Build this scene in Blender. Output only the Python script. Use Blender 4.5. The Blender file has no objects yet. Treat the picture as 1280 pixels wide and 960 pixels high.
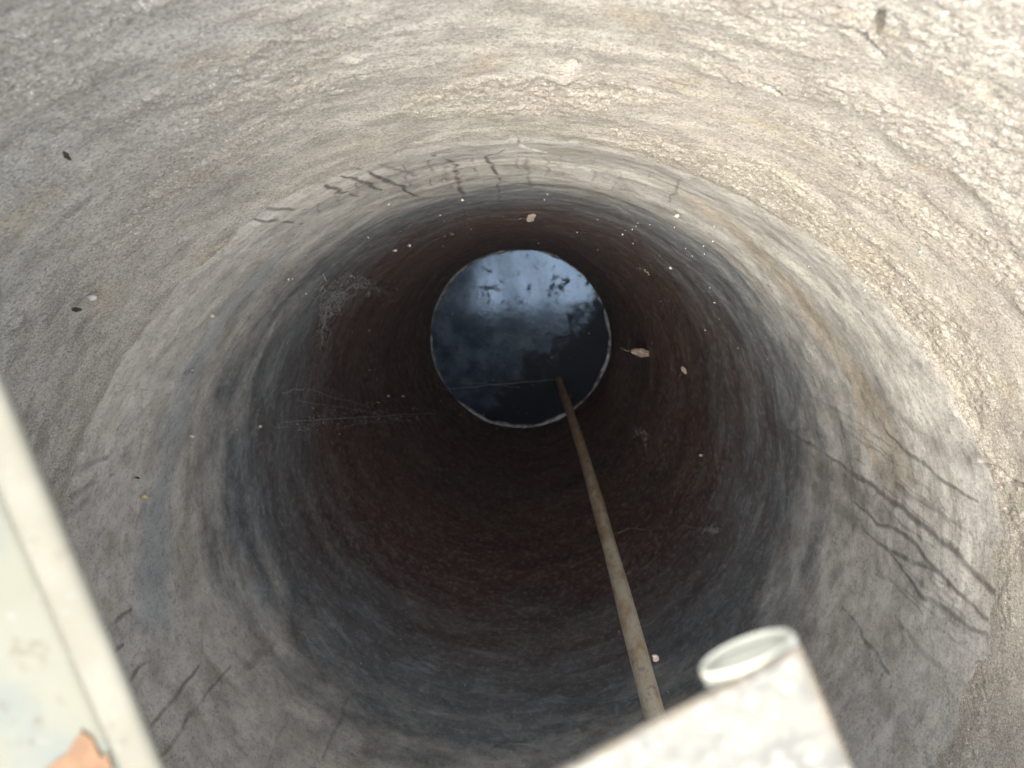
import bpy, bmesh, math, random
import numpy as np
from mathutils import Vector, Matrix
random.seed(4)
RNG = np.random.RandomState(7)
SC = bpy.context.scene
COL = SC.collection
R = math.radians

# ------------------------------------------------------------------ camera
CAM = Vector((0.0, 0.56, 0.27)); F = 950.0; VPX, VPY = 650.0, 290.0
TILT = math.atan((480 - VPY) / F)
cd = bpy.data.cameras.new('camera'); cam = bpy.data.objects.new('camera', cd); COL.objects.link(cam)
cam.location = CAM; cam.rotation_euler = (-TILT, 0, 0)
cd.sensor_width = 36; cd.lens = F / 1280 * 36; cd.shift_x = -(VPX - 640) / 1280
cd.clip_start = 0.01; cd.clip_end = 500
cd.dof.use_dof = True; cd.dof.focus_distance = 1.1; cd.dof.aperture_fstop = 6.5
SC.camera = cam

# ------------------------------------------------------------------ sky, sun, exposure
w = bpy.data.worlds.new('World'); SC.world = w; w.use_nodes = True
nt = w.node_tree; bg = nt.nodes['Background']
sky = nt.nodes.new('ShaderNodeTexSky'); sky.sky_type = 'NISHITA'; sky.sun_disc = False
SUN_EL, SUN_AZ = R(76), R(205)          # azimuth clockwise from +Y
sky.sun_elevation = SUN_EL; sky.sun_rotation = SUN_AZ
sky.air_density = 1.0; sky.dust_density = 3.0; sky.ozone_density = 1.0
hs = nt.nodes.new('ShaderNodeHueSaturation'); hs.inputs['Saturation'].default_value = 0.6      # veiled, whitish sky
nt.links.new(sky.outputs[0], hs.inputs['Color']); nt.links.new(hs.outputs[0], bg.inputs[0]); bg.inputs[1].default_value = 0.15
sd = bpy.data.lights.new('sun', 'SUN'); so = bpy.data.objects.new('sun', sd); COL.objects.link(so)
sd.energy = 1.0; sd.angle = R(50); sd.color = (1.0, 0.94, 0.82)
to_sun = Vector((math.sin(SUN_AZ) * math.cos(SUN_EL), math.cos(SUN_AZ) * math.cos(SUN_EL), math.sin(SUN_EL)))
so.rotation_euler = to_sun.to_track_quat('Z', 'Y').to_euler(); so.location = (0, 0, 5)
SC.view_settings.view_transform = 'Standard'; SC.view_settings.look = 'None'
SC.view_settings.exposure = 2.75; SC.view_settings.gamma = 1.0
SC.cycles.max_bounces = 10; SC.cycles.diffuse_bounces = 6
try: SC.cycles.use_denoising = True
except Exception: pass

# ------------------------------------------------------------------ geometry helpers
FWD = Vector((0, -math.sin(TILT), -math.cos(TILT))); UP = Vector((0, math.cos(TILT), -math.sin(TILT)))
def ray(u, v):
    return (FWD + Vector((1, 0, 0)) * ((u - VPX) / F) + UP * ((480 - v) / F))
def at_depth(u, v, D):                       # point seen at (u, v) that lies D below the camera height
    r = ray(u, v); return CAM + r * (D / -r.z)
WATER_Z = -3.73
RIM_Z = -0.83
PZ = np.array([-6.0, -4.4, WATER_Z, -1.10, RIM_Z, -0.53, -0.23, 0.0, 0.5])
PR = np.array([0.40, 0.43, 0.475, 0.668, 0.685, 0.732, 0.765, 0.785, 0.80])
def prof(z): return np.interp(z, PZ, PR)
def on_wall(u, v, off=0.0):
    r = ray(u, v); t = 0.05
    while t < 8:
        p = CAM + r * t
        rr = float(prof(p.z)) - off
        if p.z < 0.3 and math.hypot(p.x, p.y) > rr: 
            lo, hi = t - 0.02, t
            for _ in range(12):
                m = (lo + hi) / 2; q = CAM + r * m
                if math.hypot(q.x, q.y) > float(prof(q.z)) - off: hi = m
                else: lo = m
            return CAM + r * hi
        if p.z < WATER_Z: return CAM + r * ((WATER_Z - CAM.z) / r.z)
        t += 0.02
    return p
def tag(o, label=None, cat=None, group=None, kind=None):
    if label: o['label'] = label
    if cat: o['category'] = cat
    if group: o['group'] = group
    if kind: o['kind'] = kind
    return o
def empty(name, loc, label, cat, group=None):
    o = bpy.data.objects.new(name, None); COL.objects.link(o); o.location = loc
    o.empty_display_size = 0.05
    return tag(o, label, cat, group)
def link(name, me, mat=None, parent=None, smooth=True):
    o = bpy.data.objects.new(name, me); COL.objects.link(o)
    if mat: me.materials.append(mat)
    if smooth: me.polygons.foreach_set('use_smooth', [True] * len(me.polygons))
    if parent:
        o.parent = parent; o.matrix_parent_inverse = Matrix.Translation(parent.location).inverted()
    return o
def bm_obj(name, bm, mat=None, parent=None, smooth=True):
    me = bpy.data.meshes.new(name); bm.to_mesh(me); bm.free()
    return link(name, me, mat, parent, smooth)

# vectorised gradient noise
def _h(ix, iy, iz, s):
    n = (ix * 374761393 + iy * 668265263 + iz * 2147483647 + s * 1274126177) & 0xffffffff
    n = ((n ^ (n >> 13)) * 1274126177) & 0xffffffff
    n = ((n ^ (n >> 16)) * 2246822519) & 0xffffffff
    return ((n ^ (n >> 15)) & 0xffffff) / float(0xffffff)
def vnoise(p, s=0):
    i = np.floor(p).astype(np.int64); f = p - i; f = f * f * f * (f * (f * 6 - 15) + 10)
    x, y, z = i[:, 0], i[:, 1], i[:, 2]; fx, fy, fz = f[:, 0], f[:, 1], f[:, 2]
    def L(a, b, t): return a + (b - a) * t
    c = [_h(x + a, y + b, z + c_, s) for a in (0, 1) for b in (0, 1) for c_ in (0, 1)]
    return L(L(L(c[0], c[1], fz), L(c[2], c[3], fz), fy), L(L(c[4], c[5], fz), L(c[6], c[7], fz), fy), fx) * 2 - 1
def fbm(p, o=4, s=0, g=0.5):
    a = 1.0; t = 0; n = 0
    for k in range(o):
        t = t + a * vnoise(p * 2 ** k + 17.3 * k, s + k); n += a; a *= g
    return t / n
def sst(a, b, x):
    t = np.clip((x - a) / (b - a), 0, 1); return t * t * (3 - 2 * t)

# ------------------------------------------------------------------ node helper
class N:
    def __init__(s, name, rough=0.8):
        s.m = bpy.data.materials.new(name); s.m.use_nodes = True; s.t = s.m.node_tree
        s.b = s.t.nodes['Principled BSDF']; s.b.inputs['Roughness'].default_value = rough
        s.tc = s.t.nodes.new('ShaderNodeTexCoord').outputs['Object']
        s.co = s.tc
    def n(s, t): return s.t.nodes.new(t)
    def l(s, a, b): s.t.links.new(a, b)
    def put(s, sock, v):
        if isinstance(v, bpy.types.NodeSocket): s.l(v, sock)
        else: sock.default_value = v
    def mapped(s, sc=(1, 1, 1), src=None, loc=(0, 0, 0)):
        m = s.n('ShaderNodeMapping'); s.l(src or s.tc, m.inputs[0]); m.inputs['Scale'].default_value = sc; m.inputs['Location'].default_value = loc
        return m.outputs[0]
    def noise(s, scale, detail=4, rough=0.55, src=None, dist=0.0):
        x = s.n('ShaderNodeTexNoise'); s.l(src or s.tc, x.inputs['Vector'])
        x.inputs['Scale'].default_value = scale; x.inputs['Detail'].default_value = detail
        x.inputs['Roughness'].default_value = rough; x.inputs['Distortion'].default_value = dist
        return x.outputs['Fac']
    def vor(s, scale, feat='F1', out='Distance', src=None, rnd=1.0):
        x = s.n('ShaderNodeTexVoronoi'); x.feature = feat; s.l(src or s.tc, x.inputs['Vector'])
        x.inputs['Scale'].default_value = scale; x.inputs['Randomness'].default_value = rnd
        return x.outputs[out]
    def rng(s, v, a, b, c=0.0, d=1.0, smooth=True):
        x = s.n('ShaderNodeMapRange'); x.interpolation_type = 'SMOOTHSTEP' if smooth else 'LINEAR'
        s.put(x.inputs[0], v)
        for i, q in enumerate((a, b, c, d)): x.inputs[i + 1].default_value = q
        return x.outputs[0]
    def mth(s, op, a, b=0.0, c=0.0):
        x = s.n('ShaderNodeMath'); x.operation = op
        s.put(x.inputs[0], a); s.put(x.inputs[1], b); s.put(x.inputs[2], c); return x.outputs[0]
    def mix(s, f, a, b, mode='MIX'):
        x = s.n('ShaderNodeMix'); x.data_type = 'RGBA'; x.blend_type = mode
        s.put(x.inputs[0], f)
        for k, v in ((6, a), (7, b)):
            if isinstance(v, tuple): x.inputs[k].default_value = (*v, 1)
            else: s.l(v, x.inputs[k])
        return x.outputs[2]
    def attr(s, name):
        x = s.n('ShaderNodeAttribute'); x.attribute_name = name; return x.outputs['Fac']
    def sep(s, k, src=None):
        x = s.n('ShaderNodeSeparateXYZ'); s.l(src or s.tc, x.inputs[0]); return x.outputs[k]
    def bump(s, h, strength, dist, prev=None):
        x = s.n('ShaderNodeBump'); x.inputs['Strength'].default_value = strength; x.inputs['Distance'].default_value = dist
        s.l(h, x.inputs['Height'])
        if prev: s.l(prev, x.inputs['Normal'])
        return x.outputs[0]
    def out(s, col=None, rough=None, nrm=None):
        if col is not None: s.put(s.b.inputs['Base Color'], col if not isinstance(col, tuple) else (*col, 1))
        if rough is not None: s.put(s.b.inputs['Roughness'], rough)
        if nrm is not None: s.l(nrm, s.b.inputs['Normal'])
        return s.m

# ------------------------------------------------------------------ materials
def mat_collar():
    m = N('crumbling_mortar', 0.6)
    zs = m.mapped((1, 1, 1.7))                      # layers run round the shaft
    zl = m.mapped((1, 1, 5.0))
    big = m.noise(4.5, 5, 0.6, zs); med = m.noise(17, 6, 0.62, zs); fine = m.noise(90, 5, 0.7)
    st = m.noise(34, 6, 0.65, zl, 0.4)
    # warm and sandy over the +X / +Y side, greyer and greener over the -X side
    side = m.rng(m.mth('ADD', m.mth('MULTIPLY_ADD', m.sep(0), 1.3, m.mth('MULTIPLY', m.sep(2), 0.45)), m.mth('MULTIPLY', big, 0.9)), -0.25, 0.75)
    grey = m.mix(m.rng(med, 0.36, 0.62), (0.40, 0.375, 0.31), (0.57, 0.54, 0.455))
    warm = m.mix(m.rng(med, 0.36, 0.62), (0.345, 0.31, 0.25), (0.49, 0.45, 0.365))
    c = m.mix(side, grey, warm)
    c = m.mix(m.mth('MULTIPLY', m.rng(m.noise(40, 6, 0.75, zs), 0.42, 0.58), 0.3), c, m.mix(0.5, c, (0.14, 0.12, 0.10)))
    c = m.mix(m.mth('MULTIPLY', m.rng(m.noise(7, 4, 0.6, zs), 0.54, 0.68), 0.5), c, (0.50, 0.41, 0.26))   # ochre
    c = m.mix(m.mth('MULTIPLY', m.rng(m.noise(9.5, 4, 0.6, m.mapped((1, 1, 3), loc=(4, 2, 1))), 0.55, 0.66), 0.6), c, (0.23, 0.195, 0.175))
    c = m.mix(m.mth('MULTIPLY', m.rng(m.noise(12, 5, 0.65, m.mapped((1, 1, 3), loc=(1, 7, 3))), 0.53, 0.66), 0.6), c, (0.58, 0.545, 0.45))
    c = m.mix(m.mth('MULTIPLY', m.rng(st, 0.54, 0.66), m.mth('MULTIPLY_ADD', side, -0.3, 0.38)), c, (0.58, 0.56, 0.50))
    c = m.mix(m.mth('MULTIPLY', m.rng(st, 0.46, 0.36), m.mth('MULTIPLY_ADD', side, -0.15, 0.20)), c, (0.15, 0.14, 0.12))
    cr = m.attr('crumb')
    gr = m.noise(240, 5, 0.8, m.mapped((1, 1, 1.2), loc=(8, 2, 6)))
    c = m.mix(m.mth('MULTIPLY', cr, 0.5), c, m.mix(m.rng(gr, 0.42, 0.58), (0.29, 0.25, 0.19), (0.58, 0.525, 0.41)))
    cell = m.vor(330, 'F1', 'Color'); cd_ = m.vor(330)
    grit = m.mth('MULTIPLY', m.rng(m.sep(0, cell), 0.70, 0.86), m.rng(cd_, 0.45, 0.22))
    c = m.mix(m.mth('MULTIPLY', grit, m.mth('MULTIPLY_ADD', cr, 0.5, 0.5)), c, (0.80, 0.78, 0.70))
    dk = m.mth('MULTIPLY', m.rng(m.sep(1, cell), 0.82, 0.94), m.rng(cd_, 0.45, 0.25))
    c = m.mix(m.mth('MULTIPLY', dk, 0.55), c, (0.07, 0.06, 0.05))
    c = m.mix(m.mth('MULTIPLY', m.rng(m.noise(260, 3, 0.7), 0.48, 0.6), 0.5), c, (0.13, 0.115, 0.10))
    c = m.mix(m.mth('MULTIPLY', m.rng(m.noise(310, 4, 0.8, m.mapped((1, 1, 1.5), loc=(5, 5, 5))), 0.52, 0.64), 0.55), c, (0.72, 0.69, 0.61))
    pores = m.rng(m.vor(120), 0.0, 0.5)
    b = m.bump(m.noise(190, 5, 0.78), 0.75, 0.0016)
    b = m.bump(m.noise(480, 3, 0.8), 1.0, 0.0015, b)
    b = m.bump(pores, 0.25, 0.0012, b)
    rg = m.rng(m.noise(55, 4), 0.35, 0.65, 0.38, 0.8)
    return m.out(c, rg, b)

def mat_lining():
    m = N('stained_shaded_lining', 0.7)
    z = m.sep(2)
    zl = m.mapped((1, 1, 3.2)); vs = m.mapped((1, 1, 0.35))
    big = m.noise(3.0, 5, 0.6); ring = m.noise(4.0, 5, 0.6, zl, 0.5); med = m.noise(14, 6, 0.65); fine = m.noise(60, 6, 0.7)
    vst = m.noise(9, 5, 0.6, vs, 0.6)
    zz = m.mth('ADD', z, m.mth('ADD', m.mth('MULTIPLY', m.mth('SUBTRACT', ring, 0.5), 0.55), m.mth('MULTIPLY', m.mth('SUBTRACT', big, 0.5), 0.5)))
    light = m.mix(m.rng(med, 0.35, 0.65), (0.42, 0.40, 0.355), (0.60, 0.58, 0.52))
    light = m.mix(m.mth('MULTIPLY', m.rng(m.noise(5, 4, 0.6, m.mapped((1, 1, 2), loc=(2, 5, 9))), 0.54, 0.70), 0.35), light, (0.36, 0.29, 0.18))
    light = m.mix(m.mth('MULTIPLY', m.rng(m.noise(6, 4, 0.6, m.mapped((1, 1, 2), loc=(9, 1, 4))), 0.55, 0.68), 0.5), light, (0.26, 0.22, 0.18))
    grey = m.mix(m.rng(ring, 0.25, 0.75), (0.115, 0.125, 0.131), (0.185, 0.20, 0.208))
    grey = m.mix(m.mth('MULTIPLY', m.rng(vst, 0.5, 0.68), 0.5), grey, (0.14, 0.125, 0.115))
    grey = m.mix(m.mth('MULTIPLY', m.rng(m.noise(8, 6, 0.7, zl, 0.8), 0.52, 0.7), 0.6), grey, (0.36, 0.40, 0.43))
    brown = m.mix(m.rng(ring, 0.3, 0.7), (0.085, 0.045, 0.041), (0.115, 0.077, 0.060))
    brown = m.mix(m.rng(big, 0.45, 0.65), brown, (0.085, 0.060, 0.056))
    c = m.mix(m.rng(zz, -1.47, -1.10), grey, light)  # wall's own depth bands, with the shaft's fall-off of light painted in too
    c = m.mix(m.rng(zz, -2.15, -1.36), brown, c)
    nb_ = m.mth('MULTIPLY', m.mth('SUBTRACT', m.noise(11, 6, 0.7, m.mapped((1, 1, 2), loc=(6, 3, 1))), 0.5), 1.6)
    c = m.mix(m.mth('MULTIPLY', m.rng(m.mth('ADD', m.attr('buff'), nb_), 0.15, 0.65), 0.85), c, m.mix(m.rng(med, 0.35, 0.65), (0.63, 0.60, 0.52), (0.76, 0.73, 0.64)))
    c = m.mix(m.mth('MULTIPLY', m.rng(m.mth('ADD', m.attr('tan'), nb_), 0.35, 1.1), 0.5), c, (0.44, 0.35, 0.23))
    c = m.mix(m.mth('MULTIPLY', m.rng(m.mth('ADD', m.attr('painted_sheen'), m.mth('MULTIPLY', m.mth('SUBTRACT', m.noise(9, 7, 0.7, vs, 1.0), 0.5), 2.6)), 0.3, 1.1), 0.6), c, (0.34, 0.385, 0.40))  # blue-grey sheen of the left wall, painted into its colour
    rd_ = m.rng(m.mth('ADD', m.attr('rimd'), nb_), 0.9, 0.0)
    c = m.mix(m.mth('MULTIPLY', rd_, 0.5), c, m.mix(m.rng(m.noise(240, 5, 0.8), 0.42, 0.58), (0.27, 0.245, 0.205), (0.56, 0.525, 0.45)))
    c = m.mix(m.mth('MULTIPLY', m.rng(fine, 0.48, 0.64), 0.55), c, m.mix(0.5, c, (0.42, 0.42, 0.40)))
    c = m.mix(m.mth('MULTIPLY', m.rng(m.noise(38, 7, 0.75, m.mapped((1, 1, 1.3), loc=(4, 4, 4))), 0.50, 0.60), 0.4), c, m.mix(0.55, c, (0.03, 0.03, 0.03)))
    c = m.mix(m.mth('MULTIPLY', m.rng(m.noise(170, 3, 0.7), 0.5, 0.7), 0.35), c, (0.03, 0.028, 0.026))
    # dark trickle stains: 'drip' holds distance to the trickle over its width
    dj = m.mth('ADD', m.attr('drip'), m.mth('MULTIPLY', m.mth('SUBTRACT', m.noise(75, 4, 0.7), 0.5), 1.3))
    df = m.rng(dj, 1.5, 0.25)
    c = m.mix(m.mth('MULTIPLY', m.mth('MULTIPLY', df, 0.85), m.attr('drip_dark')), c, (0.10, 0.09, 0.083))
    cell = m.vor(110, 'F1', 'Color'); cdv = m.vor(110)
    sp = m.mth('MULTIPLY', m.rng(m.sep(0, cell), 0.93, 0.96), m.rng(cdv, 0.25, 0.12))
    c = m.mix(m.mth('MULTIPLY', sp, 0.6), c, (0.5, 0.5, 0.46))
    b = m.bump(med, 0.5, 0.006)
    b = m.bump(m.noise(26, 6, 0.65, zl, 0.6), 0.14, 0.004, b)
    b = m.bump(m.noise(190, 4, 0.7), 0.5, 0.0015, b)
    b = m.bump(df, 0.3, 0.001, b)
    rg = m.mth('SUBTRACT', m.rng(m.noise(20, 4), 0.35, 0.65, 0.5, 0.8), m.mth('MULTIPLY', df, 0.15))
    return m.out(c, rg, b)

def mat_crust():
    m = N('waterline_mineral_crust', 0.35)
    c = m.mix(m.rng(m.noise(18, 5), 0.4, 0.6), (0.035, 0.035, 0.04), (0.20, 0.22, 0.25))
    return m.out(c, 0.35, m.bump(m.noise(80, 4), 0.6, 0.004))
def mat_water():
    m = N('still_dark_water', 0.05)
    b = m.b
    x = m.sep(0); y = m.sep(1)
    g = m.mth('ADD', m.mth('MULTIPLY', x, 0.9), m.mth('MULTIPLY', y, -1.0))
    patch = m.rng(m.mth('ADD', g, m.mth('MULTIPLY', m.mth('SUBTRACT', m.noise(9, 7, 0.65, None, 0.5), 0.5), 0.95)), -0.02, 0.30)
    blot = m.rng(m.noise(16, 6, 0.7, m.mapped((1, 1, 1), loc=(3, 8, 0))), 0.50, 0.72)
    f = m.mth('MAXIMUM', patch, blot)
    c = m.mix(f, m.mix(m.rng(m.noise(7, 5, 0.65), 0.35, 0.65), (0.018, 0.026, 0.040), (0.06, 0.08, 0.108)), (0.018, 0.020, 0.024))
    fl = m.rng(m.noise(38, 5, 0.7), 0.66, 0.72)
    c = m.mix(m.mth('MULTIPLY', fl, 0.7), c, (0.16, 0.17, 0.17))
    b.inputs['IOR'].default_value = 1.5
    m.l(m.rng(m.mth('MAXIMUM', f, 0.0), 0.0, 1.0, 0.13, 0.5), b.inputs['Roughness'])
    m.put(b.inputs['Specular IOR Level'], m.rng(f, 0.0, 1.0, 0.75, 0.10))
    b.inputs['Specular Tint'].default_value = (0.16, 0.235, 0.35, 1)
    nb = m.bump(m.noise(5.0, 3, 0.5, m.mapped((2.2, 0.8, 1))), 0.10, 0.006)
    nb = m.bump(m.noise(30, 4, 0.6), 0.06, 0.004, nb)
    return m.out(c, None, nb)
def mat_pole():
    m = N('rusty_painted_pipe', 0.5)
    n1 = m.noise(12, 6, 0.65, m.mapped((3, 3, 1.2))); n2 = m.noise(45, 5, 0.7, m.mapped((1, 1, 0.4)))
    c = m.mix(m.rng(m.mth('ADD', n1, m.mth('MULTIPLY', m.sep(2), 0.12)), 0.18, 0.42), (0.36, 0.26, 0.165), (0.46, 0.43, 0.34))
    c = m.mix(m.mth('MULTIPLY', m.rng(n2, 0.5, 0.68), 0.55), c, (0.20, 0.125, 0.075))
    c = m.mix(m.mth('MULTIPLY', m.rng(m.noise(20, 5, 0.7, m.mapped((1, 1, 0.5), loc=(3, 3, 3))), 0.58, 0.68), 0.6), c, (0.14, 0.10, 0.075))
    c = m.mix(m.mth('MULTIPLY', m.rng(m.noise(90, 3, 0.7), 0.58, 0.7), 0.3), c, (0.45, 0.45, 0.40))
    return m.out(c, m.rng(n2, 0.3, 0.7, 0.35, 0.75), m.bump(n2, 0.5, 0.002))
def mat_cream(name, mottled):
    m = N(name, 0.55)
    if mottled:
        v = m.vor(210, 'SMOOTH_F1'); n1 = m.noise(70, 5, 0.65)
        c = m.mix(m.rng(m.mth('ADD', v, m.mth('MULTIPLY', m.noise(120, 4, 0.7), 0.5)), 0.35, 0.75), (0.175, 0.168, 0.132), (0.076, 0.072, 0.057))
        c = m.mix(m.rng(n1, 0.42, 0.62), c, (0.115, 0.109, 0.082))
        c = m.mix(m.mth('MULTIPLY', m.rng(m.noise(24, 4), 0.58, 0.66), 0.6), c, (0.14, 0.10, 0.08))
        e = m.attr('edge'); er = m.mth('ADD', e, m.mth('MULTIPLY', m.mth('SUBTRACT', m.noise(50, 4), 0.5), 1.0))
        c = m.mix(m.mth('MULTIPLY', m.rng(er, 0.6, 1.1), 0.6), c, (0.19, 0.14, 0.085))
        return m.out(c, 0.45, m.bump(v, 0.4, 0.0015))
    c = m.mix(m.rng(m.noise(9, 5), 0.35, 0.65), (0.122, 0.116, 0.082), (0.140, 0.136, 0.102))
    if name.startswith('lip'):
        c = m.mix(m.rng(m.noise(30, 5), 0.4, 0.6), (0.124, 0.117, 0.088), (0.142, 0.135, 0.104))
    else: c = m.mix(m.mth('MULTIPLY', m.rng(m.noise(16, 5, 0.6, m.mapped((1, 1, 1), loc=(3.4, 1, 2))), 0.50, 0.72), 0.7), c, (0.098, 0.112, 0.103))
    c = m.mix(m.mth('MULTIPLY', m.rng(m.noise(60, 5, 0.7), 0.56, 0.66), 0.55), c, (0.085, 0.062, 0.042))
    c = m.mix(m.mth('MULTIPLY', m.rng(m.noise(120, 4, 0.7, m.mapped((1, 1, 1), loc=(1, 2, 3))), 0.62, 0.68), 0.6), c, (0.17, 0.17, 0.15))
    m.b.inputs['Specular IOR Level'].default_value = 0.15
    return m.out(c, 0.7, m.bump(m.noise(50, 5), 0.3, 0.001))
def simple(name, col, rough=0.7, nscale=40, var=0.35, bump=0.002):
    m = N(name, rough); k = tuple(x * (1 - var) for x in col)
    return m.out(m.mix(m.rng(m.noise(nscale, 5), 0.35, 0.65), k, col), rough, m.bump(m.noise(nscale * 2, 4), 0.5, bump))
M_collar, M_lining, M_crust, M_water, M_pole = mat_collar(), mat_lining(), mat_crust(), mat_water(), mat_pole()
M_cream = mat_cream('cream_painted_steel', False); M_lip = mat_cream('lip_worn_paint', False); M_mottle = mat_cream('blistered_cream_paint', True)
M_conc = simple('weathered_concrete', (0.33, 0.31, 0.27), 0.85, 12, 0.4, 0.004)
M_soil = simple('bare_soil', (0.16, 0.12, 0.08), 0.95, 8, 0.5, 0.02)
M_pipe = simple('brightened_pipe_cream', (0.46, 0.43, 0.325), 0.5, 50, 0.12, 0.0005)  # pipe colour brightened to make up for the shade under the plate
M_rust = simple('orange_rust', (0.155, 0.078, 0.030), 0.8, 60, 0.35)
M_leaf = simple('dry_leaf', (0.27, 0.215, 0.175), 0.7, 60, 0.3)
M_web = simple('dusty_cobweb', (0.36, 0.35, 0.34), 0.9, 30, 0.3, 0.001)
M_speck = simple('pale_grit', (0.55, 0.53, 0.47), 0.6, 90, 0.2, 0.001)
M_dark = simple('dark_husk', (0.05, 0.035, 0.025), 0.6, 60, 0.3, 0.001)
M_shell = simple('pinkish_snail_shell', (0.62, 0.50, 0.42), 0.4, 120, 0.25, 0.001)

# ------------------------------------------------------------------ the shaft
DRIPS = [  # (half-width m, darkness, pixels followed down the wall)
 (.0050, .75, [(1081,499),(1105,545),(1155,580),(1170,597),(1197,610),(1224,628)]),
 (.0070, .85, [(950,505),(983,536),(1028,566),(1066,595),(1093,613),(1120,634),(1146,652),(1173,673),(1197,693),(1247,740),(1260,775),(1268,830)]),
 (.0052, .85, [(990,550),(1040,605),(1090,652),(1126,667),(1141,682),(1158,702),(1176,715),(1210,755),(1245,780),(1260,800),(1272,850)]),
 (.0050, .80, [(1060,650),(1090,675),(1120,695),(1155,710),(1177,712)]),
 (.0055, .80, [(1100,680),(1135,725),(1155,747),(1185,765),(1215,790),(1235,795),(1237,812)]),
 (.0042, .70, [(1050,760),(1080,800),(1120,850),(1155,890)]),
 (.0180, .35, [(1120,512),(1146,536),(1167,554),(1197,566),(1240,580),(1280,590)]),
 (.0045, .50, [(1066,575),(1096,592),(1135,619),(1167,637),(1197,655),(1233,678),(1255,700)]),
 (.0050, .35, [(1115,770),(1140,800),(1170,830),(1210,850)]),
 (.0300, .55, [(965,530),(1010,575),(1060,610),(1110,650)]),
 (.0220, .45, [(1000,590),(1040,630),(1090,670)]),
 (.0050, 1.0, [(538,190),(566,203),(572,221),(577,240),(580,256)]),
 (.0040, 1.0, [(632,184),(608,196),(612,208),(622,221),(626,252)]),
 (.0045, .95, [(446,203),(475,224),(500,236),(530,250)]),
 (.0045, .9, [(425,214),(456,228),(478,240)]),
 (.0045, .95, [(397,222),(422,236),(447,248)]),
 (.004, .8, [(310,250),(347,255),(378,260)]),
 (.004, .9, [(294,265),(341,271),(378,280)]),
 (.0050, .55, [(476,200),(500,213),(520,224)]),
 (.0040, .45, [(658,190),(659,217),(662,236)]),
 (.0060, .35, [(560,200),(556,216),(565,236)]),
 (.0070, .45, [(40,618),(100,590),(135,572)]), (.0060, .45, [(60,635),(125,605)]), (.0060, .35, [(66,652),(115,628)]),
 (.0050, .80, [(128,795),(140,785),(167,762)]), (.0050, .8, [(140,820),(157,806)]), (.0050, .85, [(150,866),(165,852),(192,822)]),
 (.0045, .85, [(185,910),(215,875),(250,830)]), (.0045, .60, [(195,950),(212,932),(260,865),(290,835)]),
 (.0050, .50, [(397,955),(420,910),(437,870)]), (.0100, .40, [(310,835),(345,800)]), (.0050, .3, [(330,955),(360,900)]),
]
_r = random.Random(12)
_base = [(985,520),(1030,556),(1078,590),(1125,628),(1172,664),(1215,702),(1250,745)]
for _k in range(13):                       # faint long runs beside the strong ones
    _o = _r.uniform(-75, 150); _a = _r.randint(0, 3); _b = _r.randint(_a + 3, 7)
    DRIPS.append((_r.uniform(.0022, .0042), _r.uniform(.25, .5), [(x_ + _o * .25 + _r.uniform(-5, 5), y_ + _o + _r.uniform(-5, 5)) for x_, y_ in _base[_a:_b]]))
for _u in (385, 412, 440, 505, 536, 590, 648, 683, 704, 742, 775, 812, 850):
    _v = 203 + abs(_u - 640) ** 2 * 0.00075; _s = (_u - 650) * -0.0016
    DRIPS.append((_r.uniform(.0022, .0035), _r.uniform(.3, .6), [(_u, _v - 14), (_u + _s * 18 + _r.uniform(-3, 3), _v + 4), (_u + _s * 40 + _r.uniform(-3, 3), _v + _r.uniform(14, 30))]))
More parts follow.
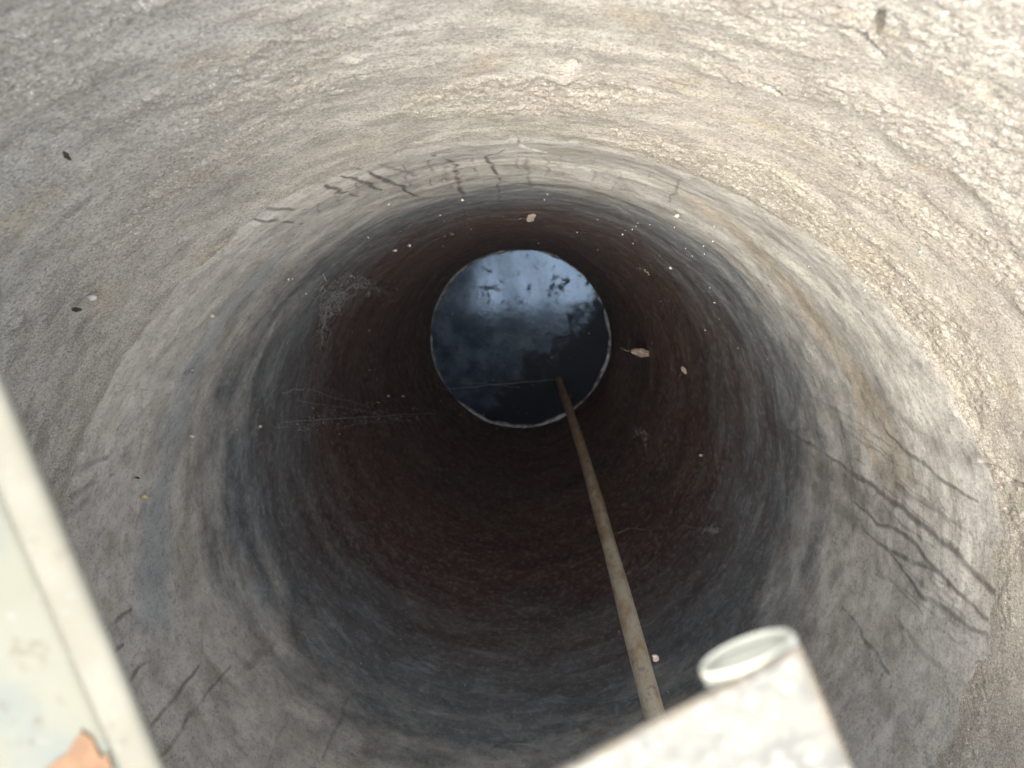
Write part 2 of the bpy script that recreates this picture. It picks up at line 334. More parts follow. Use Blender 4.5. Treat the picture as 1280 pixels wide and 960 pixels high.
def build_shaft():
    # columns crowd towards the camera's side of the wall
    NC = 1500
    th = np.linspace(0, 2 * np.pi, 4001)
    dens = 1.0 + 1.3 * np.exp(-((th - np.pi / 2) / 0.9) ** 2) + 0.55 * np.exp(-((th - 0.0) / 0.6) ** 2) + 0.55 * np.exp(-((th - 2 * np.pi) / 0.6) ** 2)
    cum = np.concatenate([[0], np.cumsum((dens[1:] + dens[:-1]) / 2)]); cum /= cum[-1]
    cols = np.interp(np.arange(NC) / NC, cum, th)
    rows = np.concatenate([np.arange(0.0, -0.95, -0.0032), np.arange(-0.95, -2.0, -0.0062), np.arange(-2.0, -4.2, -0.016)])
    NR = len(rows)
    T, Z = np.meshgrid(cols, rows); T = T.ravel(); Z = Z.ravel()
    r0 = prof(Z); ct, st = np.cos(T), np.sin(T)
    P = np.stack([r0 * ct, r0 * st, Z], 1)
    rim = RIM_Z + 0.035 * vnoise(P * [3.5, 3.5, 0], 5) + 0.014 * vnoise(P * [22, 22, 4], 6) + 0.006 * vnoise(P * [80, 80, 30], 7)
    rim = rim + 0.06 * sst(0.2, 0.95, np.cos(T + 0.45)) + 0.02 * sst(0.3, 1, np.cos(T - 2.9))
    top = Z > rim
    e = sst(-0.014, 0.026, Z - rim)                       # mortar coat over the lining
    PS = P * [1, 1, 2.2]
    big = fbm(PS * 3.2, 4, 11); med = fbm(PS * 16, 4, 12); fin = fbm(P * 70, 3, 13)
    cm = sst(0.0, 0.38, fbm(PS * 4.3, 3, 14) + 0.26 * np.clip((P[:, 0] + 0.15) * 1.6, -0.7, 0.9) + 0.25 * (st - 0.4))
    thick = 0.05 + 0.5 * sst(0.2, 0.95, st) 
    cr = sst(0.0, 0.55, vnoise(P * 190, 20)) * 0.5 + sst(0.0, 0.5, vnoise(P * 330, 21)) * 0.5
    lay = fbm(PS * 6.5, 5, 30); layer = sst(0.02, 0.05, lay) + sst(0.22, 0.25, lay) + sst(-0.2, -0.18, lay)
    streak = fbm(P * [7, 7, 60], 4, 40)
    d = e * ((0.006 + 0.0013 * layer * cm) * thick + 0.006 * big + 0.0009 * med * (0.4 + cm) + 0.0010 * fin * cm + 0.0024 * cm * cr + (1 - cm) * 0.0006 * streak)
    deep = 1 - e
    d += deep * (0.014 * fbm(P * [2.0, 2.0, 2.6], 3, 50) + 0.0012 * fbm(P * [6, 6, 22], 4, 51) + 0.0012 * fbm(P * 35, 3, 52))
    # a few deep pits and a crack at the top right
    for (u, v, rad, dep) in [(716,75,.006,.008),(440,72,.010,-.005),(20,400,.012,-.006),(700,88,.018,-.007),(760,62,.016,-.006)]:
        q = np.array(on_wall(u, v)); dd = np.linalg.norm(P - q, axis=1)
        d -= dep * np.exp(-(dd / rad) ** 2) * (1 + 0.8 * med)
    for wd_, dp_, px_ in ((.0034, .012, [(1068,28),(1080,38),(1090,50),(1102,62)]), (.0030, .010, [(1104,4),(1100,22),(1092,34)]), (.0026, .007, [(1228,576),(1248,584),(1262,600),(1278,606)]), (.0026, .006, [(640,160),(652,180),(668,186),(682,190)]), (.0024, .006, [(955,98),(968,104),(976,112)])):
        q_ = [np.array(on_wall(*c_)) for c_ in px_]
        for a_, b_ in zip(q_[:-1], q_[1:]):
            ab = b_ - a_; t_ = np.clip(((P - a_) @ ab) / (ab @ ab), 0, 1)
            dd = np.linalg.norm(P - (a_ + t_[:, None] * ab), axis=1)
            d = np.minimum(d, np.where(dd < wd_ * 2, d - dp_ * np.exp(-(dd / wd_) ** 4), d))
    rr = r0 - d
    P2 = np.stack([rr * ct, rr * st, Z], 1)
    drip = np.full(len(T), 4.0); dark = np.zeros(len(T))
    jit = np.stack([vnoise(P * 26, 61), vnoise(P * 26, 62), vnoise(P * 14, 63)], 1) * 0.006
    PJ = P + jit
    for (wd, dk, px) in DRIPS:
        pts = [np.array(on_wall(u, v)) for u, v in px]
        lo = np.min(pts, 0) - 0.12; hi = np.max(pts, 0) + 0.12
        sel = np.where(np.all((PJ > lo) & (PJ < hi), 1))[0]
        if not len(sel): continue
        S = PJ[sel]; best = np.full(len(sel), 9.0)
        L = len(pts) - 1
        for i in range(L):
            a, b = pts[i], pts[i + 1]; ab = b - a
            t = np.clip(((S - a) @ ab) / (ab @ ab), 0, 1)
            q = (i + t) / L; tap = 0.55 + 0.6 * np.sin(np.pi * np.clip(q, .08, .92))
            best = np.minimum(best, np.linalg.norm(S - (a + t[:, None] * ab), axis=1) / (wd * tap))
        upd = best < drip[sel]
        near = best < 2.2
        dark[sel] = np.where(near & (upd | (dark[sel] == 0)), dk, dark[sel]); drip[sel] = np.minimum(drip[sel], best)
    def band(px_, wd_):
        o_ = np.zeros(len(T)); q_ = [np.array(on_wall(*c_)) for c_ in px_]
        for a_, b_ in zip(q_[:-1], q_[1:]):
            ab = b_ - a_; t_ = np.clip(((P - a_) @ ab) / (ab @ ab), 0, 1)
            o_ = np.maximum(o_, np.exp(-(np.linalg.norm(P - (a_ + t_[:, None] * ab), axis=1) / wd_) ** 2))
        return o_
    tan = np.maximum(band([(880,262),(950,320),(1030,420),(1085,500),(1120,585)], .07), band([(1062,470),(1075,540),(1090,575)], .03))
    painted_sheen = np.maximum(band([(330,335),(265,420),(225,520),(200,640),(190,760)], .075), 0.7 * band([(300,560),(290,650),(330,760)], .05))
    buff = np.maximum.reduce([band([(440,222),(340,265),(250,345),(160,470),(120,560)], .06), band([(560,212),(700,208),(830,235),(930,290),(1040,370),(1110,440)], .035), band([(1130,480),(1160,620),(1180,690)], .07)])
    idx = np.arange(NR * NC).reshape(NR, NC)
    a = idx[:-1, :]; b = np.roll(idx, -1, 1)[:-1, :]; c = np.roll(idx, -1, 1)[1:, :]; dd = idx[1:, :]
    quads = np.stack([a, b, c, dd], -1).reshape(-1, 4)
    istop = top[quads].sum(1) >= 2
    shaft = empty('well_shaft', (0, 0, WATER_Z), 'round well shaft with crumbling mortar mouth narrowing to dark water', 'well')
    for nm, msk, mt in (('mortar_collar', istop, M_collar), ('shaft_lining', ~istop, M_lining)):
        q = quads[msk]; used = np.unique(q); remap = np.full(len(T), -1, np.int64); remap[used] = np.arange(len(used))
        q = remap[q].astype(np.int32)
        me = bpy.data.meshes.new(nm)
        me.vertices.add(len(used)); me.vertices.foreach_set('co', P2[used].astype(np.float32).ravel())
        me.loops.add(q.size); me.loops.foreach_set('vertex_index', q.ravel())
        me.polygons.add(len(q)); me.polygons.foreach_set('loop_start', (np.arange(len(q)) * 4).astype(np.int32))
        me.update(calc_edges=True)
        for an, arr in (('drip', drip), ('drip_dark', dark), ('crumb', cm), ('rimd', np.clip((rim - Z) / 0.12, -1, 3)), ('tan', tan), ('painted_sheen', painted_sheen), ('buff', buff)):
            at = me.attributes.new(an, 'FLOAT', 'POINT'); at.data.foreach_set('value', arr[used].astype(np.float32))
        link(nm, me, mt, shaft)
    # mineral crust lip where the water meets the wall
    bm = bmesh.new(); n = 360; loops = []
    for i in range(n):
        t = 2 * math.pi * i / n; p = np.array([[math.cos(t) * 7, math.sin(t) * 7, 0.3]])
        k = float(fbm(p, 4, 77)[0]); k2 = float(vnoise(p * 3.0, 78)[0])
        k = float(fbm(p * 0.7, 5, 77)[0]); wdt = 0.006 + 0.016 * k + 0.004 * k2; ri = 0.472 - max(0.002, wdt) + 0.004 * k2; ro = 0.50
        hgt = 0.006 + 0.003 * k2
        loops.append([bm.verts.new((r_ * math.cos(t), r_ * math.sin(t), WATER_Z + z_)) for r_, z_ in ((ri, -0.01), (ri, hgt * .6), (ri + .004, hgt), (ro, hgt + .004))])
    for i in range(n):
        A, B = loops[i], loops[(i + 1) % n]
        for k in range(3): bm.faces.new((A[k], A[k + 1], B[k + 1], B[k]))
    bm_obj('waterline_crust', bm, M_crust, shaft)
    return shaft
build_shaft()

# water
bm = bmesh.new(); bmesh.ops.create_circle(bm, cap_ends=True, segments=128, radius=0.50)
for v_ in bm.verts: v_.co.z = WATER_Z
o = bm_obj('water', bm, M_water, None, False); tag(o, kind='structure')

# ground round the mouth
bm = bmesh.new(); rads = [0.86, 1.1, 1.6, 3, 8, 40]; n = 96; L = []
for r_ in rads:
    L.append([bm.verts.new((r_ * math.cos(2 * math.pi * i / n), r_ * math.sin(2 * math.pi * i / n), -0.03 - (0.02 if r_ > 1 else 0))) for i in range(n)])
for k in range(len(rads) - 1):
    for i in range(n): bm.faces.new((L[k][i], L[k + 1][i], L[k + 1][(i + 1) % n], L[k][(i + 1) % n]))
o = bm_obj('ground', bm, M_soil, None, False); tag(o, kind='structure')
bm = bmesh.new(); L = []
prf = [(0.783, -0.02), (0.786, -0.004), (0.80, 0.0), (0.93, 0.0), (0.945, -0.01), (0.945, -0.08)]
for r_, z_ in prf: L.append([bm.verts.new(((r_) * math.cos(2 * math.pi * i / n), (r_) * math.sin(2 * math.pi * i / n), z_)) for i in range(n)])
for k in range(len(prf) - 1):
    for i in range(n): bm.faces.new((L[k][i], L[k + 1][i], L[k + 1][(i + 1) % n], L[k][(i + 1) % n]))
o = bm_obj('mouth_kerb', bm, M_conc, None, True); tag(o, 'concrete kerb ring round the mouth of the well', 'kerb')

# ------------------------------------------------------------------ cover leaf at the left
def sweep(name, prof_pts, origin, along, across, length, mat, parent, nseg=1, wob=0.0):
    """extrude a closed profile [(s across, h up)] along a straight line"""
    bm = bmesh.new(); rings = []
    for i in range(nseg + 1):
        t = length * i / nseg; ring = []
        for s_, h_ in prof_pts:
            p = origin + along * t + across * (s_ + wob * random.uniform(-1, 1)) + Vector((0, 0, h_))
            ring.append(bm.verts.new(p))
        rings.append(ring)
    m_ = len(prof_pts)
    for i in range(nseg):
        for k in range(m_): bm.faces.new((rings[i][k], rings[i][(k + 1) % m_], rings[i + 1][(k + 1) % m_], rings[i + 1][k]))
    bm.faces.new(rings[0][::-1]); bm.faces.new(rings[-1])
    bmesh.ops.recalc_face_normals(bm, faces=bm.faces)
    o = bm_obj(name, bm, mat, parent, True)
    return o
LD = 0.245
A = at_depth(0, 470, LD); B = at_depth(205, 960, LD); A.z = B.z = 0.002
al = (B - A).normalized(); ac = Vector((al.y, -al.x, 0));  ac = ac if ac.x < 0 else -ac     # across, pointing left
o0 = A - al * 0.62
cover = empty('steel_beam', (A.x - .06, A.y, 0.0), 'cream painted steel beam with lipped edge and orange rust patch crossing the well mouth', 'beam')
LEN = 2.15
sweep('edge_flange', [(0.0012, 0.0205), (0.0, 0.0225), (0.0012, 0.0245), (0.003, 0.0255), (0.011, 0.0252), (0.0145, 0.0225), (0.016, 0.0225), (0.016, 0.019), (0.006, 0.019)], o0, al, ac, LEN, M_lip, cover, 80, 0.00018)
sweep('web_plate', [(0.0162, 0.0188), (0.0162, 0.0215), (0.020, 0.0222), (0.13, 0.0225), (0.13, 0.0188)], o0, al, ac, LEN, M_cream, cover, 1)
sweep('foot_block', [(0.03, 0.0005), (0.03, 0.0186), (0.10, 0.0186), (0.10, 0.0005)], o0, al, ac, 0.06, M_cream, cover, 1)
# flaking rust patch on the plate
def patch(name, poly, D, mat, parent, thick=0.0006):
    bm = bmesh.new(); vs = []
    P_ = [at_depth(u, v, D) for u, v in poly]
    for i, p in enumerate(P_):
        q = P_[(i + 1) % len(P_)]
        for k in range(5):
            r_ = p.lerp(q, k / 5); vs.append(bm.verts.new(r_ + Vector((random.uniform(-1, 1), random.uniform(-1, 1), 0)) * 0.0006))
    f = bm.faces.new(vs); ex = bmesh.ops.extrude_face_region(bm, geom=[f])
    for g in ex['geom']:
        if isinstance(g, bmesh.types.BMVert): g.co.z += thick
    bmesh.ops.recalc_face_normals(bm, faces=bm.faces)
    o = bm_obj(name, bm, mat, parent, False); return o
PD = 0.27 - 0.0247
patch('rust_patch', [(104,912),(118,925),(124,945),(136,942),(142,975),(150,1010),(40,1010),(56,962),(80,945)], PD, M_rust, cover)

# concrete half lid that covers the far side of the mouth, behind the frame's lower edge
bm = bmesh.new(); pts = []
yl = 0.56 - 0.742
vsb = [(-1.05, -1.2), (1.05, -1.2), (1.05, yl), (-0.27, yl), (-0.52, yl - .62), (-0.60, -1.2)]
vsb = [(1.05, -1.2), (1.05, yl), (-1.05, yl), (-1.05, -1.2)]
bv = [bm.verts.new((x_, y_, 0.001)) for x_, y_ in vsb]; f = bm.faces.new(bv)
ex = bmesh.ops.extrude_face_region(bm, geom=[f])
for g in ex['geom']:
    if isinstance(g, bmesh.types.BMVert): g.co.z = 0.018
bmesh.ops.recalc_face_normals(bm, faces=bm.faces)
bmesh.ops.bevel(bm, geom=list(bm.edges), offset=0.004, segments=2, affect='EDGES')
o = bm_obj('concrete_lid', bm, M_conc, None, False); tag(o, 'flat concrete slab lid closing the lower side of the mouth', 'lid')

bm = bmesh.new(); bv = [bm.verts.new((x_, y_, 0.001)) for x_, y_ in ((-1.05, yl + .01), (-0.40, yl + .01), (-0.35, 0.45), (-0.36, 1.1), (-1.05, 1.1))]; f = bm.faces.new(bv)  # unseen slab added to darken the left of the water's reflection
ex = bmesh.ops.extrude_face_region(bm, geom=[f])
for g in ex['geom']:
    if isinstance(g, bmesh.types.BMVert): g.co.z = 0.018
bmesh.ops.recalc_face_normals(bm, faces=bm.faces)
bmesh.ops.bevel(bm, geom=list(bm.edges), offset=0.003, segments=2, affect='EDGES')
o = bm_obj('added_side_slab', bm, M_conc, None, False); tag(o, 'unseen concrete side slab added over the left part of the mouth beyond the beam', 'slab')

# ------------------------------------------------------------------ bracket: plate welded on a pipe
BD = 0.196
P1 = at_depth(1004, 813, BD); Pe = at_depth(710, 961, BD); Pr = at_depth(1066, 960, BD)
ez = P1.z
d1 = (Pr - P1); d1.z = 0; d1.normalize()
eL = (Pe - P1); eL.z = 0; wlen = eL.length * 1.25; eL.normalize()
br = empty('bracket_arm', (P1.x, P1.y - .3, ez), 'pale blistered bracket arm with open pipe end at bottom of frame', 'bracket')
bm = bmesh.new()
NX, NY = 60, 240; LENB = 1.05
grid = {}
ea = bm.verts.layers.float.new('edge')
for lvl in (0, 1):
    for i in range(NX + 1):
        for j in range(NY + 1):
            s_ = i / NX; t_ = (j / NY) ** 1.6
            p = P1 + eL * (wlen * s_) + d1 * (LENB * t_)
            q = np.array([[p.x * 40, p.y * 40, 1.0]])
            nzf = float(fbm(q, 2, 90)[0])
            if j == 0: p = p + d1 * (0.0010 * nzf)
            if i == 0: p = p + eL * (0.0006 * nzf)
            db = min(s_ * wlen, LENB * t_, (1 - s_) * wlen)
            rnd = 0.0016 * (1 - min(1, db / 0.0025)) ** 2
            lump = 0.0007 * nzf * (1 if lvl == 0 else 0)
            p = p + Vector((0, 0, (-rnd + lump) if lvl == 0 else -0.0035 + rnd * .5))
            v_ = bm.verts.new(p); v_[ea] = max(0, 1 - db / 0.006); grid[lvl, i, j] = v_
for i in range(NX):
    for j in range(NY):
        bm.faces.new((grid[0, i, j], grid[0, i + 1, j], grid[0, i + 1, j + 1], grid[0, i, j + 1]))
        bm.faces.new((grid[1, i, j], grid[1, i, j + 1], grid[1, i + 1, j + 1], grid[1, i + 1, j]))
for i in range(NX):
    for j in (0, NY): bm.faces.new((grid[0, i, j], grid[1, i, j], grid[1, i + 1, j], grid[0, i + 1, j]))
for j in range(NY):
    for i in (0, NX): bm.faces.new((grid[0, i, j], grid[0, i, j + 1], grid[1, i, j + 1], grid[1, i, j]))
bmesh.ops.recalc_face_normals(bm, faces=bm.faces)
bm_obj('top_plate', bm, M_mottle, br)
# pipe below the plate, its open end level with the plate's cut edge
n3 = Vector((eL.y, -eL.x, 0)); n3 = n3 if n3.y < 0 else -n3
RO, RI = 0.0150, 0.0134; SQ = 0.46
pc = P1 + eL * 0.0142 + Vector((0, 0, -0.0030 - RO * SQ)) - n3 * 0.0015
def tube_hollow(name, c, ax, ro, ri, length, mat, parent, seg=40):
    bm = bmesh.new(); side = ax.cross(Vector((0, 0, 1))).normalized(); upv = side.cross(ax).normalized(); rings = []
    for (r_, t_) in ((ro, length), (ro, 0.0012), (ro - .0006, 0), (ri + .0006, 0), (ri, 0.0012), (ri, length)):
        rings.append([bm.verts.new(c + ax * t_ + side * (r_ * math.cos(2 * math.pi * k / seg)) + upv * (SQ * r_ * math.sin(2 * math.pi * k / seg))) for k in range(seg)])
    for a_ in range(6):
        X, Y = rings[a_], rings[(a_ + 1) % 6]
        for k in range(seg): bm.faces.new((X[k], X[(k + 1) % seg], Y[(k + 1) % seg], Y[k]))
    bmesh.ops.recalc_face_normals(bm, faces=bm.faces)
    return bm_obj(name, bm, mat, parent)
tube_hollow('pipe_stub', pc, d1, RO, RI, 1.0, M_pipe, br)

bm = bmesh.new(); pr_ = []
for rr_, tt_ in ((0.0131, 0.0045), (0.0115, 0.0024), (0.007, 0.0016), (0.0001, 0.0013)):
    sd_ = d1.cross(Vector((0, 0, 1))).normalized(); uv_ = sd_.cross(d1).normalized()
    pr_.append([bm.verts.new(pc + d1 * tt_ + sd_ * (rr_ * math.cos(k * math.pi / 16)) + uv_ * (SQ * rr_ * math.sin(k * math.pi / 16))) for k in range(32)])
for a_ in range(3):
    for k in range(32): bm.faces.new((pr_[a_][k], pr_[a_][(k + 1) % 32], pr_[a_ + 1][(k + 1) % 32], pr_[a_ + 1][k]))
bm_obj('added_plug', bm, M_pipe, br)  # cap added just inside the pipe to brighten its open end

# ------------------------------------------------------------------ standing pole
def tube_path(bm, pts, rads, seg=12, cap=True):
    rings = []
    for i, p in enumerate(pts):
        a_ = pts[max(0, i - 1)]; b_ = pts[min(len(pts) - 1, i + 1)]; ax = (b_ - a_).normalized()
        s_ = ax.cross(Vector((0.13, 0.31, 0.94))); s_ = s_ if s_.length > 1e-3 else ax.cross(Vector((1, 0, 0))); s_.normalize(); u_ = s_.cross(ax)
        r_ = rads[i] if isinstance(rads, list) else rads
        rings.append([bm.verts.new(p + s_ * (r_ * math.cos(2 * math.pi * k / seg)) + u_ * (r_ * math.sin(2 * math.pi * k / seg))) for k in range(seg)])
    for i in range(len(rings) - 1):
        for k in range(seg): bm.faces.new((rings[i][k], rings[i][(k + 1) % seg], rings[i + 1][(k + 1) % seg], rings[i + 1][k]))
    if cap and seg > 2: bm.faces.new(rings[0][::-1]); bm.faces.new(rings[-1])
pb = at_depth(699, 474, 4.0); pt = at_depth(816, 898, 1.16)
axp = (pt - pb)
def pole_at(z): 
    t = (z - pb.z) / axp.z; q = pb + axp * t
    return q + Vector((0.012 * math.sin((z + 3.7) * 0.95), 0.004 * math.sin(z * 2.0), 0))
zs_ = [ -4.3 + i * (0.06 + 4.3) / 120 for i in range(121)]
bm = bmesh.new()
tube_path(bm, [pole_at(z_) for z_ in zs_], [0.0195 + 0.0006 * math.sin(z_ * 9) for z_ in zs_], 24)
o = bm_obj('standing_pole', bm, M_pole, None); tag(o, 'long rust-stained pipe standing upright out of the dark water', 'pole')

# snail shell on the pole
def snail(p, size):
    root = empty('snail', p, 'small pinkish snail shell stuck on the right side of the pole', 'snail')
    bm = bmesh.new(); pts = []; rd = []
    for i in range(60):
        t = i / 59; ang = t * 2.4 * 2 * math.pi; rr = size * 0.5 * (0.06 + 0.62 * t ** 1.4)
        pts.append(p + Vector((math.cos(ang) * rr, math.sin(ang) * rr, size * 0.35 * (1 - t)))); rd.append(size * (0.06 + 0.30 * t ** 1.2))
    tube_path(bm, pts, rd, 14); bm_obj('shell', bm, M_shell, root)
    bm = bmesh.new(); tube_path(bm, [pts[-1] + Vector((-size * .1, 0, -size * .1)), pts[-1] + Vector((-size * .45, size * .1, -size * .25))], [size * .26, size * .18], 12)
    bm_obj('foot', bm, M_dark, root)
sp = at_depth(819, 823, 1.27); snail(sp, 0.012)

# ------------------------------------------------------------------ leaf, flakes and grit
def leaf(name, uv, off, length, width, ang, mat, label, cat, group=None, curl=0.25, D=None):
    p = on_wall(*uv, off) if D is None else at_depth(*uv, D)
    root = empty(name, p, label, cat, group)
    bm = bmesh.new(); n_ = 14; rows_ = []
    ca, sa = math.cos(ang), math.sin(ang)
    for i in range(n_ + 1):
        t = i / n_; hw = width * 0.5 * (math.sin(math.pi * t ** 0.85) ** 0.8 if 0 < t < 1 else 0.001) * (1 + 0.12 * math.sin(t * 17))
        rw = []
        for k in range(-3, 4):
            s_ = (t - .5) * length; q = hw * k / 3
            zz = curl * (abs(q) * 0.9 + 0.3 * s_ * math.sin(t * 4)) + 0.02 * length * math.sin(t * 9 + k)
            rw.append(bm.verts.new(p + Vector((ca * s_ - sa * q, sa * s_ + ca * q, zz))))
        rows_.append(rw)
    for i in range(n_):
        for k in range(6): bm.faces.new((rows_[i][k], rows_[i][k + 1], rows_[i + 1][k + 1], rows_[i + 1][k]))
    top = list(bm.faces); ex = bmesh.ops.extrude_face_region(bm, geom=top)
    for g in ex['geom']:
        if isinstance(g, bmesh.types.BMVert): g.co.z += max(0.0003, 0.01 * length)
    bmesh.ops.recalc_face_normals(bm, faces=bm.faces)
    bm_obj('blade', bm, mat, root)
    if length > 0.06:
        bm = bmesh.new()
        e0 = p + Vector((ca, sa, 0)) * (-length * .48); 
        tube_path(bm, [e0, e0 + Vector((-ca, -sa, .1)) * length * .2, e0 + Vector((-ca - .1 * sa, -sa + .2 * ca, 0)) * length * .45], [length * .018, length * .012, length * .008], 6)
        bm_obj('stalk', bm, mat, root)
    return root
leaf('dry_leaf', (803, 441), 0.03, 0.100, 0.034, R(-8), M_leaf, 'curled dry brown leaf caught on the dark wall right of the water', 'leaf', curl=0.5)
leaf('wood_flake', (855, 463), 0.01, 0.032, 0.016, R(-60), M_leaf, 'small tan flake on the dark wall just right of the dry leaf', 'flake')
leaf('plaster_flake', (664, 272), 0.01, 0.030, 0.020, R(40), M_leaf, 'pale plaster flake on the wall directly above the water', 'flake')
leaf('husk', (96, 409 - 22), 0.012, 0.013, 0.006, R(0), M_dark, 'dark spindle-shaped husk on the mortar at far left', 'husk')
leaf('seed_husk', (84, 195), 0.012, 0.010, 0.005, R(-50), M_dark, 'small dark husk on the mortar at upper left', 'husk')
leaf('curved_husk', (172, 597), 0.006, 0.004, 0.010, R(80), M_dark, 'short dark chip on the grey wall just above the yellow flake', 'husk')
leaf('bark_flake', (845, 660 - 3), 0.012, 0.004, 0.003, R(80), M_dark, 'tiny bark crumb on the dark wall right of the pole', 'flake')

def blob(bm, p, r_, sq=(1, 1, 1), sub=1):
    g = bmesh.ops.create_icosphere(bm, subdivisions=sub, radius=r_)
    for v_ in g['verts']:
        v_.co = Vector((v_.co.x * sq[0], v_.co.y * sq[1], v_.co.z * sq[2])) * random.uniform(.75, 1.2) + p
NAMED = [((240, 545), .0046, 'white pellet on the grey wall at left middle height'),
         ((181, 621), .0060, 'yellowish crumb on the grey wall near the cream beam'),
         ((115, 372), .0052, 'white pellet on the mortar at the left edge'),
         ((486, 495), .0050, 'left one of two pale pellets left of the water'),
         ((504, 495), .0050, 'right one of two pale pellets left of the water'),
         ((494, 313), .0050, 'white pellet on the wall above and left of the water'),
         ((512, 307), .0042, 'pale pellet just right of the white one above and left of the water'),
         ((846, 270), .0040, 'bright pellet on the wall above and right of the water'),
         ((266, 395), .0040, 'white grain on the bluish wall at upper left'),
         ((325, 533), .0045, 'pale grain on the dark wall at left near the cobweb strands'),
         ((876, 569), .0045, 'pale grain on the dark wall right of the pole'),
         ((578, 190 + 60), .0032, 'pale grain on the wall above the water near the drips'),
         ((838, 335), .0042, 'pale crumb on the wall at upper right of the water')]
M_yel = simple('yellow_crumb', (0.62, 0.52, 0.28), 0.7, 90, 0.2, 0.001)
for (uv, r_, lab) in NAMED:
    bm = bmesh.new(); p = on_wall(*uv, 0.008)
    blob(bm, Vector((0, 0, 0)), r_, (1.2, .8, .8), 2)
    o = bm_obj('pellet', bm, M_yel if 'yellow' in lab else M_speck, None); o.location = p
    tag(o, lab, 'pellet', 'pale pellets stuck on the shaft wall')
# fine grit: far too many to count
bm = bmesh.new()
def px_disc():
    while True:
        u, v = random.uniform(300, 960), random.uniform(235, 620)
        if ((u - 640) / 340) ** 2 + ((v - 420) / 190) ** 2 < 1: return u, v
for _ in range(80):
    p = on_wall(*px_disc(), 0.006)
    if p.z < WATER_Z + 0.03: p.z = WATER_Z + 0.002
    blob(bm, p, random.choice([.0011, .0014, .0018, .0026]))
for cx_, cy_, sx_, sy_, n_ in ((800, 290, 60, 30, 14), (555, 275, 12, 35, 14), (300, 600, 120, 130, 25), (480, 420, 70, 90, 18), (430, 530, 60, 8, 26), (880, 300, 60, 60, 12), (640, 820, 230, 90, 30), (1130, 330, 90, 90, 20)):
    for _ in range(n_ // 2): blob(bm, on_wall(random.gauss(cx_, sx_ * .6), random.gauss(cy_, sy_ * .6), 0.006), random.choice([.001, .0014, .002]))
o = bm_obj('wall_grit', bm, M_speck, None); tag(o, 'fine pale grit scattered over the shaft wall', 'grit', kind='stuff')

# ------------------------------------------------------------------ cobwebs
def strand(bm, a_, b_, sag, r_=0.0005, n_=8, wob=0.004):
    pts = []
    for i in range(n_ + 1):
        t = i / n_; p = a_.lerp(b_, t) + Vector((0, 0, -sag * 4 * t * (1 - t)))
        if 0 < i < n_: p += Vector([random.uniform(-wob, wob) for _ in range(3)])
        pts.append(p)
    tube_path(bm, pts, r_, 4, False)
def cobweb(label, lines, fluff=(), dust=()):
    bm = bmesh.new()
    for (ua, ub, oa, ob, sag, r_) in lines: strand(bm, on_wall(*ua, oa), on_wall(*ub, ob), sag, r_)
    for (c_, sx_, sy_, n_, ang) in fluff:
        for _ in range(n_ * 3):
            x_ = random.gauss(0, sx_); y_ = random.gauss(0, sy_); x2 = x_ + random.gauss(0, sx_ * .8); y2 = y_ + random.gauss(0, sy_ * .8)
            ca, sa = math.cos(ang), math.sin(ang); rot = lambda X, Y: (c_[0] + X * ca - Y * sa, c_[1] + X * sa + Y * ca)
            strand(bm, on_wall(*rot(x_, y_), random.uniform(.004, .05)), on_wall(*rot(x2, y2), random.uniform(.004, .05)), random.uniform(0, .01), random.choice([.0002, .0003, .0004]), 5, .010)
    for (a_, b_, n_, sp_) in dust:
        for _ in range(n_):
            t = random.random(); u = a_[0] + (b_[0] - a_[0]) * t + random.gauss(0, sp_); v = a_[1] + (b_[1] - a_[1]) * t + random.gauss(0, sp_)
            blob(bm, on_wall(u, v, 0.03), random.choice([.0009, .0013, .002]))
    o = bm_obj('cobweb', bm, M_web, None); tag(o, label, 'cobweb', 'cobwebs across the shaft')
    return o
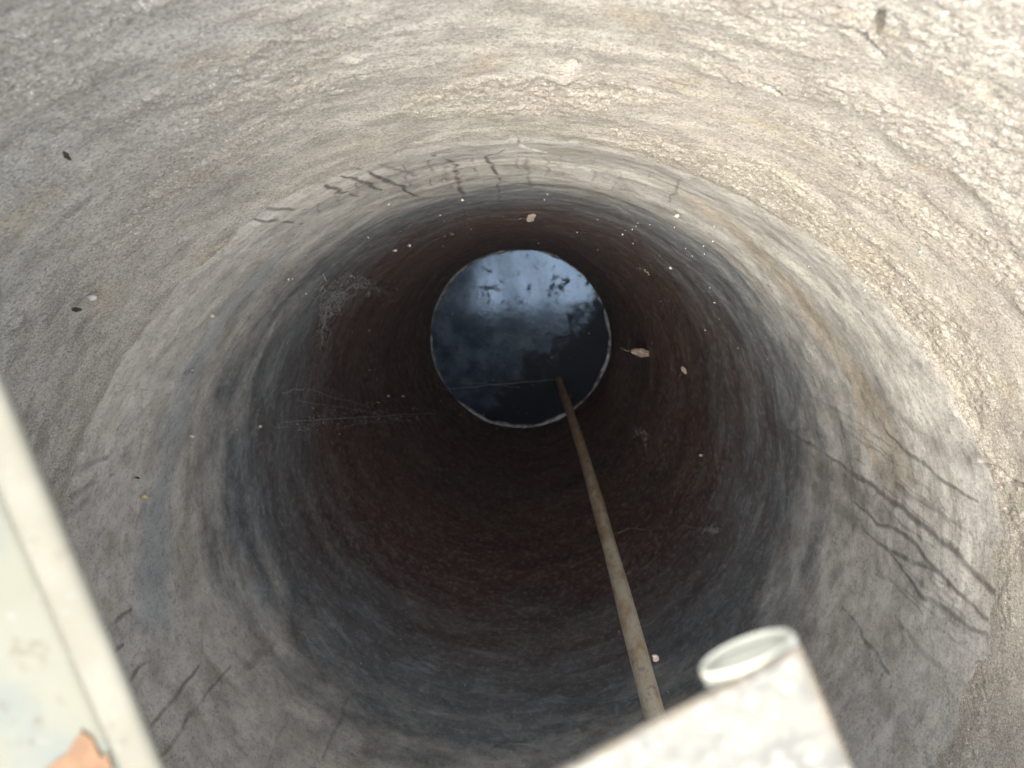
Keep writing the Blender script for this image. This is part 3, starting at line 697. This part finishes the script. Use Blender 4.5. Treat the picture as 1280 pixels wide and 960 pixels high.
cobweb('fluffy dusty cobweb clump on the wall left of the water', 
       [((400,385),(447,355),.02,.03,.01,.0006),((447,355),(500,375),.03,.01,.01,.0006),((405,385),(402,430),.02,.01,.01,.0008),((415,365),(470,368),.04,.02,.0,.0005)],
       [((420,372),14,8,55,R(-35)),((404,400),3,16,14,0),((460,358),14,5,12,R(15))], [((400,395),(450,355),16,4)])
cobweb('long dusty cobweb strand running level left of the water',
       [((355,528),(545,517),.02,.05,.02,.0009),((370,500),(500,525),.02,.04,.01,.0005),((380,485),(495,520),.03,.04,.01,.0005),((420,535),(540,515),.02,.05,.0,.0005),((352,490),(380,486),.02,.02,.0,.0012)],
       [((400,528),28,7,12,R(-8)),((470,518),30,8,10,R(6)),((510,524),14,5,7,0)], [((360,532),(530,518),32,5),((400,510),(500,525),12,5)])
cobweb('thin cobweb strand stretched low across the dark water',
       [((555,487),(700,474),.14,.10,.01,.0008),((575,478),(650,484),.14,.12,.01,.0005)], [], [((560,485),(700,476),8,2)])
cobweb('faint cobweb threads reaching left from the dry leaf', [((765,438),(792,440),.02,.03,.003,.0008),((760,444),(790,441),.02,.03,.003,.0005)], [], [])
cobweb('short cobweb tuft right of the pole below the leaf', [((775,520),(806,543),.02,.02,.01,.0006),((785,518),(800,545),.02,.02,.01,.0004)], [((800,540),6,3,12,R(40))], [((780,522),(808,545),6,3)])
cobweb('small curled cobweb thread at the pole edge lower down', [((772,666),(788,661),.03,.02,.003,.0007),((788,661),(806,662),.02,.02,.0,.0006)], [], [])
cobweb('tiny cobweb thread low on the wall at right of the pole', [((852,658),(890,664),.02,.02,.006,.0005),((870,664),(900,660),.02,.02,.003,.0004)], [((882,662),8,2,8,0)], [])
cobweb('pale curved thread on the wall above the dry leaf', [((797,335),(806,337),.02,.02,0,.0012),((806,337),(812,343),.02,.02,0,.0012)], [], [])
cobweb('fine scratchy white web fibres on the grey wall at left', [((228,472),(242,466),.01,.01,0,.0008),((232,471),(240,462),.01,.01,0,.0005),((150,480),(200,492),.01,.01,0,.0003)], [], [])
